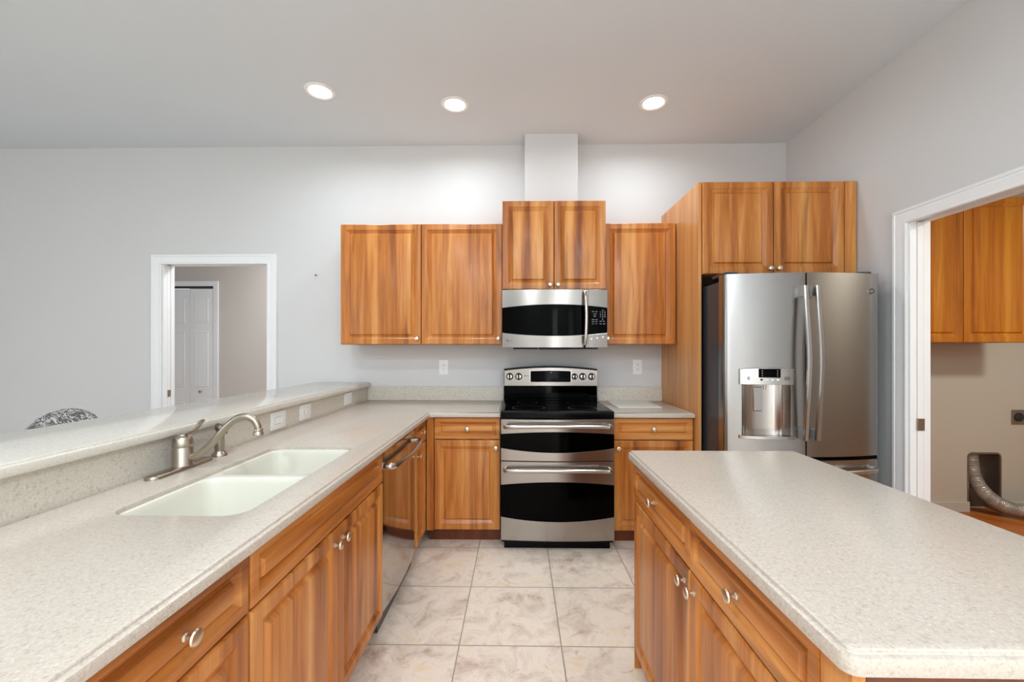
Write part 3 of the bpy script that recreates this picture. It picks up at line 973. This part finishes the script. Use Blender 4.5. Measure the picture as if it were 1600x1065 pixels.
# cooktop
bm = bmesh.new()
box(bm, -HW - 0.0015, HW + 0.0015, 0.012, 0.70, 0.884, 0.932, 0.006, 2)
ck = obj('cooktop', bm, M['black'], r)
obj('glass_surface', boxes((-HW + 0.022, HW - 0.022, 0.035, 0.60, 0.9322, 0.9342, 0.0008)), M['black_glass'], ck)
for (bx, by, br) in ((-0.19, 0.17, 0.115), (0.19, 0.17, 0.10), (-0.19, 0.45, 0.08), (0.19, 0.45, 0.08)):
    bm = bmesh.new()
    lathe(bm, [(br, 0.9343), (br - 0.0018, 0.9345), (br - 0.0036, 0.9343)], (bx, by, 0), 'z', 48, 1.0, 1.0, False)
    obj('burner_ring', bm, M['dark_side'], ck)
# back guard: lower black riser, steel console with a gently arched top
yg = 0.59
obj('backguard_riser', boxes((-HW + 0.001, HW - 0.001, yg + 0.012, 0.695, 0.932, 1.052, 0.003), (-HW + 0.001, HW - 0.001, yg - 0.008, yg + 0.02, 0.932, 0.958, 0.005)), M['black_glass'], r)
top = arc(0, HW, 1.200, 1.176)
bm = bmesh.new()
arc_panel(bm, -HW + 0.004, HW - 0.004, 1.052, top, yg - 0.004, 0.03, 24)
con = obj('control_console', bm, M['steel'], r)
bm = bmesh.new()
arc_panel(bm, -HW, HW, 1.046, arc(0, HW, 1.211, 1.187), yg + 0.016, 0.085, 24)
obj('console_housing', bm, M['black'], r)
def gx(px_):  # measured across the console: 787.5 px is the left end, 934 px the right
    return -HW + (px_ - 787.5) / 146.5 * 2 * HW
dx0, dx1 = gx(829), gx(892)
bm = bmesh.new()
arc_panel(bm, dx0, dx1, 1.083, arc((dx0 + dx1) / 2, 0.16, 1.176, 1.172), yg - 0.0075, 0.006, 12)
dp = obj('display_panel', bm, M['black_glass'], r)
bm = bmesh.new()
arc_panel(bm, dx0 - 0.006, dx1 + 0.006, 1.078, arc((dx0 + dx1) / 2, 0.16, 1.183, 1.179), yg - 0.0055, 0.004, 12)
obj('display_bezel', bm, M['chrome'], r)
text('display_digits', '8:8', 0.012, (0.003, yg - 0.0079, 1.160), M['print'], dp)
text('console_print', '\u25CF OO', 0.012, (gx(823), yg - 0.0047, 1.133), M['dark_print'], con)
for px_ in (796.5, 810.5, 898, 910.5, 924.5):
    kr = 0.021 if px_ != 898 else 0.0175
    bm = bmesh.new()
    lathe(bm, [(kr + 0.004, 0.0), (kr + 0.003, 0.004), (kr, 0.006), (kr, 0.016), (kr - 0.003, 0.020), (0, 0.021)], (gx(px_), yg - 0.004, 1.128), '-y', 28)
    kb = obj('burner_knob', bm, M['chrome'], r)
    bm = bmesh.new()
    lathe(bm, [(kr + 0.0075, 0.0002), (kr + 0.0075, 0.0028), (kr + 0.001, 0.0032)], (gx(px_), yg - 0.004, 1.128), '-y', 28)
    obj('knob_skirt', bm, M['black'], kb)
    bm = boxes((gx(px_) - 0.0055, gx(px_) + 0.0055, yg - 0.034, yg - 0.02, 1.128 - kr * 0.98, 1.128 + kr * 1.12, 0.003))
    obj('knob_grip', bm, M['black'], kb)

def oven_door(name, z0, z1, wtc, wte, wbc, wbe, hz, slots):
    """steel door with an arched black window; wtc/wte window top centre/edge, wbc/wbe window bottom"""
    wt, wb = arc(0, HW, wtc, wte), arc(0, HW, wbc, wbe)
    bm = bmesh.new()
    arc_panel(bm, -HW, HW, wt, z1, yb, 0.028, 32)
    arc_panel(bm, -HW, HW, z0, wb, yb, 0.028, 32)
    arc_panel(bm, -HW, HW, z0 + 0.01, z1 - 0.01, lambda x: yb(x) + 0.014, 0.012, 32)
    dr = obj(name, bm, M['steel'], r)
    bm = bmesh.new()
    arc_panel(bm, -HW + 0.0005, HW - 0.0005, lambda x: wb(x) + 0.0008, lambda x: wt(x) - 0.0008, lambda x: yb(x) + 0.0012, 0.012, 32)
    obj('window', bm, M['black_glass'], dr)
    bm = bmesh.new()
    pts = smooth_path([(-0.352, yb(0.352), hz - 0.003), (-0.346, -0.034, hz - 0.003), (-0.27, -0.052, hz + 0.002), (0, -0.062, hz + 0.006), (0.27, -0.052, hz + 0.002), (0.346, -0.034, hz - 0.003), (0.352, yb(0.352), hz - 0.003)], 8)
    tube(bm, pts, 0.0115, 14, (1.15, 0.9))
    obj('handle', bm, M['chrome'], dr)
    if slots:
        bm = bmesh.new()
        for a, b in ((-0.335, -0.212), (-0.195, -0.075), (-0.065, 0.065), (0.075, 0.195), (0.212, 0.335)):
            arc_panel(bm, a, b, z1 - 0.019, z1 - 0.014, lambda x: yb(x) - 0.0003, 0.002, 6)
        obj('vent_slot_row', bm, M['slot'], dr)
    return dr
oven_door('upper_oven_door', 0.6035, 0.880, 0.797, 0.780, 0.660, 0.688, 0.838, True)
oven_door('lower_oven_door', 0.072, 0.5985, 0.464, 0.440, 0.200, 0.228, 0.548, False)

# ---------------------------------------------------------------- microwave
mw = thing('microwave', 'over-the-range stainless microwave with black window and upright handle', 'microwave', (RXC, 2.985, 1.352))
MWW = 0.378
my = lambda x: 0.008 - 0.032 * (1 - (x / MWW) ** 2)
bm = boxes((-MWW + 0.002, MWW - 0.002, 0.034, 0.51, 0.012, 0.430))
obj('housing', bm, M['black'], mw)
bm = boxes((-0.30, -0.12, 0.06, 0.30, -0.004, 0.012), (-0.10, 0.10, 0.06, 0.34, -0.006, 0.012), (0.12, 0.32, 0.06, 0.30, -0.004, 0.012))
obj('underside_grille', bm, M['slot'], mw)
wt, wb = arc(0, MWW, 0.316, 0.294), arc(0, MWW, 0.092, 0.114)
zt_, zb_ = 0.424, 0.008
xs = 0.240
def band_panel(x0, x1, n):
    bm = bmesh.new()
    arc_panel(bm, x0, x1, wt, zt_, my, 0.026, n)
    arc_panel(bm, x0, x1, zb_, wb, my, 0.026, n)
    arc_panel(bm, x0, x1, zb_ + 0.01, zt_ - 0.01, lambda x: my(x) + 0.012, 0.012, n)
    return bm
md = obj('door', band_panel(-MWW, xs - 0.001, 30), M['steel'], mw)
bm = bmesh.new()
arc_panel(bm, -MWW + 0.0005, xs - 0.0015, lambda x: wb(x) + 0.0008, lambda x: wt(x) - 0.0008, lambda x: my(x) + 0.001, 0.010, 30)
obj('window', bm, M['black_glass'], md)
mc = obj('control_panel', band_panel(xs + 0.001, MWW, 10), M['steel'], mw)
bm = bmesh.new()
arc_panel(bm, xs + 0.0015, MWW - 0.0005, lambda x: wb(x) + 0.0008, lambda x: wt(x) - 0.0008, lambda x: my(x) + 0.001, 0.010, 10)
kp = obj('keypad', bm, M['black_glass'], mc)
bm = bmesh.new()
hx = 0.214
pts = smooth_path([(hx - 0.003, my(hx), 0.412), (hx - 0.003, -0.034, 0.409), (hx, -0.055, 0.36), (hx + 0.003, -0.066, 0.215), (hx, -0.055, 0.07), (hx - 0.003, -0.034, 0.022), (hx - 0.003, my(hx), 0.019)], 7)
tube(bm, pts, 0.0105, 14, (0.9, 1.1))
obj('handle', bm, M['chrome'], md)
# keypad lettering
def key(s, x, z, size):
    text('key_print', s, size, (x, my(x) + 0.0004, z), M['print'], kp)
for i, row in enumerate(('123', '456', '789')):
    for j, ch in enumerate(row):
        key(ch, 0.327 + j * 0.0165, 0.262 - i * 0.0165, 0.014)
key('0', 0.343, 0.212, 0.013)
key('POWER', 0.343, 0.276, 0.006)
for x, z, s_ in ((0.272, 0.265, 'POP'), (0.297, 0.265, 'MELT'), (0.284, 0.248, 'COOK'), (0.284, 0.232, 'TIME'), (0.272, 0.208, 'DEFR'), (0.297, 0.208, 'HEAT'), (0.272, 0.193, 'ADD'), (0.297, 0.193, 'SET'),
                 (0.272, 0.178, 'ON'), (0.297, 0.178, 'HI'), (0.327, 0.196, 'START'), (0.352, 0.196, 'OFF'), (0.327, 0.178, 'FAN'), (0.352, 0.178, 'LAMP')):
    key(s_, x, z, 0.0085)
for x in (0.262, 0.304, 0.346):
    bm = bmesh.new()
    lathe(bm, [(0.0065, 0.0), (0.006, 0.003), (0.0, 0.0038)], (x, my(x), 0.070 + (x - 0.262) * 0.16), '-y', 16)
    obj('button', bm, M['chrome'], mc)
bm = bmesh.new()
lathe(bm, [(0.0085, 0.0), (0.0085, 0.0008), (0, 0.0008)], (-0.338, my(-0.338), 0.058), '-y', 24)
em = obj('emblem', bm, M['dark_print'], md)
text('emblem_monogram', 'GE', 0.0095, (-0.338, my(-0.338) - 0.0009, 0.058), M['print'], em)
text('brand_print', 'Profile', 0.012, (-0.308, my(-0.308) - 0.0004, 0.057), M['dark_print'], md)

# ---------------------------------------------------------------- fridge
fr = thing('refrigerator', 'stainless french-door refrigerator with water dispenser under the deep cabinet', 'refrigerator', (1.229, 2.495, 0))
FW = 0.916
fbul = lambda x: 0.0 - 0.058 * (1 - ((x - FW / 2) / (FW / 2)) ** 2) if 0 <= x <= FW else 0.0
def fy_(x):
    e = 0.0
    for q in (x, FW - x):
        if q < 0.018:
            e = 0.018 * (1 - math.sqrt(max(0.0, 1 - (1 - q / 0.018) ** 2)))
    return fbul(x) + e
obj('case', boxes((0.012, FW - 0.012, 0.084, 0.83, 0.03, 1.765, 0.004)), M['dark_side'], fr)
obj('gasket_frame', boxes((0.018, FW - 0.018, 0.07, 0.084, 0.06, 1.755)), M['gasket'], fr)
def fridge_door(x0, x1, z0, z1, hole=None, extra_edge='left'):
    xs_ = set()
    n = 26
    for i in range(n + 1):
        xs_.add(round(x0 + (x1 - x0) * i / n, 5))
    for q in (0.001, 0.003, 0.006, 0.010, 0.014, 0.018):
        for v in (q, FW - q):
            if x0 <= v <= x1:
                xs_.add(v)
    zs_ = {z0, z1}
    if hole:
        xs_ |= {hole[0], hole[1]}
        zs_ |= {hole[2], hole[3]}
    xs_, zs_ = sorted(xs_), sorted(zs_)
    bm = bmesh.new()
    fv = {(i, k): bm.verts.new((x, fy_(x), z)) for i, x in enumerate(xs_) for k, z in enumerate(zs_)}
    bv = {(i, k): bm.verts.new((x, 0.068, z)) for i, x in enumerate(xs_) for k, z in enumerate(zs_)}
    inside = lambda i, k: hole and hole[0] - 1e-6 <= xs_[i] and xs_[i + 1] <= hole[1] + 1e-6 and hole[2] - 1e-6 <= zs_[k] and zs_[k + 1] <= hole[3] + 1e-6
    cells = {(i, k) for i in range(len(xs_) - 1) for k in range(len(zs_) - 1) if not inside(i, k)}
    for i, k in cells:
        bm.faces.new((fv[i, k], fv[i + 1, k], fv[i + 1, k + 1], fv[i, k + 1]))
        bm.faces.new((bv[i, k], bv[i, k + 1], bv[i + 1, k + 1], bv[i + 1, k]))
        for (di, dk, a, b) in ((0, -1, (0, 0), (1, 0)), (0, 1, (0, 1), (1, 1)), (-1, 0, (0, 0), (0, 1)), (1, 0, (1, 0), (1, 1))):
            if (i + di, k + dk) not in cells:
                p, q = (i + a[0], k + a[1]), (i + b[0], k + b[1])
                bm.faces.new((fv[p], fv[q], bv[q], bv[p]))
    loose = [v for v in bm.verts if not v.link_faces]
    bmesh.ops.delete(bm, geom=loose, context='VERTS')
    return bm
SX = 0.443
DZ0, DZ1 = 0.722, 1.795
# dispenser opening in the left door
ox0, ox1, oz0, oz1 = 0.093, 0.358, 0.842, 1.142
ld = obj('left_door', fridge_door(0.0, SX - 0.004, DZ0, DZ1, (ox0, ox1, oz0, oz1)), M['fridge_steel'], fr)
rd = obj('right_door', fridge_door(SX + 0.004, FW, DZ0, DZ1), M['fridge_steel'], fr)
fz = obj('freezer_drawer', fridge_door(0.0, FW, 0.10, 0.700), M['fridge_steel'], fr)
obj('toe_grille', boxes((0.02, FW - 0.02, 0.05, 0.09, 0.01, 0.095)), M['slot'], fr)
obj('door_divider', boxes((0.006, FW - 0.006, 0.012, 0.068, 0.701, 0.721)), M['black'], fr)
for hx0, hx1 in ((0.02, 0.10), (FW - 0.10, FW - 0.02)):
    obj('hinge_cover', boxes((hx0, hx1, 0.03, 0.20, 1.796, 1.815, 0.005)), M['dark_side'], fr)
def door_handle(parent, x, lean):
    bm = bmesh.new()
    y0 = fy_(x)
    pts = smooth_path([(x, y0 - 0.048, 1.712), (x + lean * 0.2, y0 - 0.056, 1.60), (x + lean, y0 - 0.078, 1.28), (x + lean * 0.2, y0 - 0.056, 0.94), (x, y0 - 0.048, 0.828)], 8)
    # rounded rectangular bar
    prev = None
    for p in pts:
        w, dd = 0.0135, 0.010
        ringp = []
        for (a, b) in ((-1, -0.6), (-0.6, -1), (0.6, -1), (1, -0.6), (1, 0.6), (0.6, 1), (-0.6, 1), (-1, 0.6)):
            ringp.append(bm.verts.new((p.x + a * w, p.y + b * dd, p.z)))
        if prev:
            bridge(bm, prev, ringp)
        else:
            bm.faces.new(ringp[::-1])
        prev = ringp
    bm.faces.new(prev)
    h = obj('handle', bm, M['chrome'] if False else M['steel_h'], parent)
    for z0, z1 in ((1.650, 1.712), (0.828, 0.890)):
        obj('handle_mount', boxes((x - 0.011, x + 0.011, y0 - 0.048, fy_(x) + 0.004, z0, z1, 0.003)), M['grey_plastic'] if z0 < 1 else M['steel_h'], h)
door_handle(ld, SX - 0.034, 0.002)
door_handle(rd, SX + 0.034, 0.002)
bm = bmesh.new()
pts = smooth_path([(0.06, fy_(0.06), 0.645), (0.065, -0.05, 0.645), (0.2, -0.085, 0.643), (FW / 2, -0.115, 0.642), (FW - 0.2, -0.085, 0.643), (FW - 0.065, -0.05, 0.645), (FW - 0.06, fy_(0.06), 0.645)], 8)
tube(bm, pts, 0.013, 14)
obj('handle', bm, M['steel_h'], fz)
# dispenser: cavity liner, control head, display, paddle, tray
def cavity():
    bm = bmesh.new()
    n = 14
    rows_ = []
    for i in range(n + 1):
        a = PI * i / n
        x = (ox0 + ox1) / 2 - (ox1 - ox0) / 2 * math.cos(a) * 0.999
        y = (fy_((ox0 + ox1) / 2) + 0.012) + 0.075 * math.sin(a) ** 0.6
        rows_.append((bm.verts.new((x, y, oz0 + 0.001)), bm.verts.new((x, y, oz1 - 0.001))))
    for a, b in zip(rows_, rows_[1:]):
        bm.faces.new((a[0], b[0], b[1], a[1]))
    bm.faces.new([q[0] for q in rows_])
    bm.faces.new([q[1] for q in rows_][::-1])
    return bm
obj('dispenser_cavity', cavity(), M['chrome'], ld)
hd = lambda x: fy_(x) - 0.016 - 0.012 * (1 - ((x - (ox0 + ox1) / 2) / 0.16) ** 2)
bm = bmesh.new()
arc_panel(bm, ox0 - 0.018, ox1 + 0.016, 1.142, arc((ox0 + ox1) / 2, 0.15, 1.240, 1.232), hd, 0.03, 16)
hdo = obj('dispenser_head', bm, M['steel_h'], ld)
bm = bmesh.new()
arc_panel(bm, 0.168, 0.285, 1.184, 1.236, lambda x: hd(x) - 0.0012, 0.004, 10)
dd_ = obj('dispenser_display', bm, M['black_glass'], hdo)
for (s_, x, z) in (('o', 0.186, 1.224), ('o', 0.186, 1.210), ('c', 0.186, 1.196), ('o', 0.268, 1.224), ('o', 0.268, 1.210), ('c', 0.268, 1.196)):
    text('display_print', s_, 0.012, (x, hd(x) - 0.0013, z), M['print'], dd_)
for (s_, x) in (('88', 0.124), ('88', 0.322)):
    text('head_print', s_, 0.030, (x, hd(x) - 0.0003, 1.178), M['dark_print'], hdo)
bm = boxes((0.177, 0.190, hd(0.18) - 0.002, hd(0.18) + 0.006, 1.166, 1.177, 0.001))
obj('button', bm, M['slot'], hdo)
for x in (0.205, 0.232, 0.262):
    obj('button', boxes((x, x + 0.018, hd(x) - 0.002, hd(x) + 0.006, 1.167, 1.176, 0.001)), M['plastic'], hdo)
bm = boxes((0.150, 0.202, fy_(0.18) - 0.004, fy_(0.18) + 0.008, 0.985, 1.128, 0.004))
obj('dispenser_paddle', bm, M['steel_h'], ld)
bm = bmesh.new()
lathe(bm, [(0.008, 0), (0.008, 0.03)], (0.222, fy_(0.2) + 0.012, 1.112), 'z', 14)
obj('water_nozzle', bm, M['chrome'], ld)
bm = bmesh.new()
arc_panel(bm, ox0 - 0.018, ox1 + 0.016, 0.824, 0.842, lambda x: fy_(x) - 0.012 - 0.012 * (1 - ((x - (ox0 + ox1) / 2) / 0.16) ** 2), 0.03, 16)
obj('drip_tray', bm, M['steel_h'], ld)
# emblem on the right door
bm = bmesh.new()
ex = 0.848
lathe(bm, [(0.0195, 0.0), (0.0195, 0.003), (0.0180, 0.0042), (0.0175, 0.0028), (0, 0.0028)], (ex, fy_(ex) - 0.001, 1.690), '-y', 32)
em = obj('emblem', bm, M['chrome'], rd)
bm = bmesh.new()
lathe(bm, [(0.0170, 0.0029), (0.0170, 0.0034), (0, 0.0034)], (ex, fy_(ex) - 0.001, 1.690), '-y', 32)
obj('emblem_disc', bm, M['dark_print'], em)
text('emblem_monogram', 'GE', 0.0185, (ex, fy_(ex) - 0.0046, 1.690), M['chrome'], em)

# ---------------------------------------------------------------- small things
bm = bmesh.new()
out = rounded(rect(-0.165, 0.165, -0.19, 0.19), 0.012, 4)
prof = [(0.001, 0.0), (0.0, 0.001), (0.0, 0.005), (0.001, 0.006)]
rings = [ring_verts(bm, inset(out, d_), h_) for d_, h_ in prof]
for a, b in zip(rings, rings[1:]):
    bridge(bm, a, b)
bm.faces.new(rings[-1]); bm.faces.new(rings[0][::-1])
o = obj('cutting_board', bm, M['cutting'])
o.location = (0.895, 3.255, CT + 0.0005)
tag(o, 'thin white cutting board lying on the counter right of the stove', 'cutting board')
bm = bmesh.new()
lathe(bm, [(0.0035, 0.0), (0.0035, 0.018), (0.006, 0.019), (0.006, 0.021), (0, 0.022)], (0, 0, 0), '-y', 12)
o = obj('wall_nail', bm, M['slot'])
o.location = (-1.716, WALL_Y, 1.975)
tag(o, 'tiny nail left in the bare wall between the doorway and the wall cabinets', 'nail')

# patterned armchair behind the bar: only the crown of its back shows over the bar top
ch = thing('upholstered_chair', 'grey paisley upholstered chair back peeking over the bar at far left', 'chair', (-2.86, 2.46, 0), 0.5)
def cushion(x0, x1, y0, y1, z0, z1, topf=None, bev=0.05):
    bm = bmesh.new()
    n = 12
    g = bmesh.new()
    box(g, x0, x1, y0, y1, z0, z1)
    bmesh.ops.subdivide_edges(g, edges=g.edges[:], cuts=7, use_grid_fill=True)
    cx, cy, cz = (x0 + x1) / 2, (y0 + y1) / 2, (z0 + z1) / 2
    hx_, hy_, hz_ = (x1 - x0) / 2, (y1 - y0) / 2, (z1 - z0) / 2
    for v in g.verts:
        u = Vector(((v.co.x - cx) / hx_, (v.co.y - cy) / hy_, (v.co.z - cz) / hz_))
        p = 5.0
        L = (abs(u.x) ** p + abs(u.y) ** p + abs(u.z) ** p) ** (1 / p)
        mx = max(abs(u.x), abs(u.y), abs(u.z))
        u *= mx / L
        v.co = (cx + u.x * hx_, cy + u.y * hy_, cz + u.z * hz_)
        if topf:
            tt = max(0.0, u.z)
            v.co.z += topf(u.x) * tt
    merge(bm, g)
    return bm
obj('backrest', cushion(-0.19, 0.22, 0.10, 0.24, 0.42, 0.842, lambda u: 0.125 * max(0.0, 1 - ((u - 0.15) / 1.0) ** 2)), M['fabric'], ch, 60)
obj('seat', cushion(-0.27, 0.27, -0.28, 0.22, 0.36, 0.50), M['fabric'], ch, 60)
for lx in (-0.23, 0.23):
    for ly in (-0.24, 0.23):
        bm = bmesh.new()
        tube(bm, [(lx, ly, 0.38), (lx, ly, 0.0)], [0.024, 0.016], 10)
        obj('leg', bm, M['dark_wood'], ch)

# ---------------------------------------------------------------- laundry room
cabinet('laundry_wall_cabinet', 'orange wood two-door wall cabinet seen through the laundry doorway', 'cabinet', (2.81, 3.15, 1.398), 0, 1.03, 0.349, 1.09,
        [('door', 0.003, 0.514, 0.002, 1.088, (0.03, 0.045)), ('door', 0.519, 1.027, 0.002, 1.088, (0.997, 0.045))], wm=M['wood_orange'])
o = thing('dryer_outlet', 'steel dryer outlet plate on the laundry wall', 'outlet', (4.135, WALL_Y - 0.0005, 0.787))
obj('cover_plate', boxes((-0.052, 0.052, -0.008, 0, -0.06, 0.06, 0.002)), M['galv'], o)
bm = bmesh.new()
lathe(bm, [(0.036, 0.007), (0.036, 0.014), (0.031, 0.016), (0, 0.016)], (0.0, 0, 0), '-y', 28)
obj('socket', bm, M['slot'], o)
vb = thing('dryer_vent_box', 'recessed metal dryer vent box in the laundry wall', 'vent box', ((HX0 + HX1) / 2, WALL_Y, 0))
hw = (HX1 - HX0) / 2
bx_ = boxes((-hw + 0.001, -hw + 0.004, 0.0, 0.11, 0.001, HZ1 - 0.001), (hw - 0.004, hw - 0.001, 0.0, 0.11, 0.001, HZ1 - 0.001),
            (-hw + 0.001, hw - 0.001, 0.0, 0.11, HZ1 - 0.004, HZ1 - 0.001), (-hw + 0.001, hw - 0.001, 0.107, 0.11, 0.001, HZ1 - 0.001))
obj('liner', bx_, M['galv'], vb)
bm = bmesh.new()
op = rounded(rect(-hw, hw, 0.002, HZ1), [0, 0, 0.03, 0.03], 6)
r0 = [bm.verts.new((p.x, -0.004, p.y)) for p in op]
r1 = [bm.verts.new((p.x, -0.004, p.y)) for p in inset(op, -0.011)]
r2 = [bm.verts.new((p.x, 0.0, p.y)) for p in inset(op, -0.012)]
r3 = [bm.verts.new((p.x, 0.004, p.y)) for p in op]
for a, b in ((r3, r0), (r0, r1), (r1, r2)):
    n = len(a)
    for k in range(n):
        if k == 0:
            continue
        bm.faces.new((a[k], a[(k + 1) % n], b[(k + 1) % n], b[k])) if k != 0 else None
obj('flange', bm, M['galv'], vb)
bm = bmesh.new()
path = smooth_path([(3.792, 3.548, 0.472), (3.792, 3.54, 0.40), (3.797, 3.52, 0.28), (3.83, 3.46, 0.16), (3.91, 3.40, 0.085), (4.03, 3.36, 0.060), (4.18, 3.34, 0.056), (4.36, 3.33, 0.056)], 36)
random.seed(3)
rad = [0.0505 + (0.0032 if i % 3 == 0 else -0.0022) + random.uniform(-0.0012, 0.0012) for i in range(len(path))]
tube(bm, path, rad, 26)
for v in bm.verts:
    v.co += Vector((random.uniform(-1, 1), random.uniform(-1, 1), random.uniform(-1, 1))) * 0.0013
tag(obj('dryer_hose', bm, M['foil'], None, 25), 'crinkled silver foil dryer hose curling out of the vent box onto the floor', 'hose')
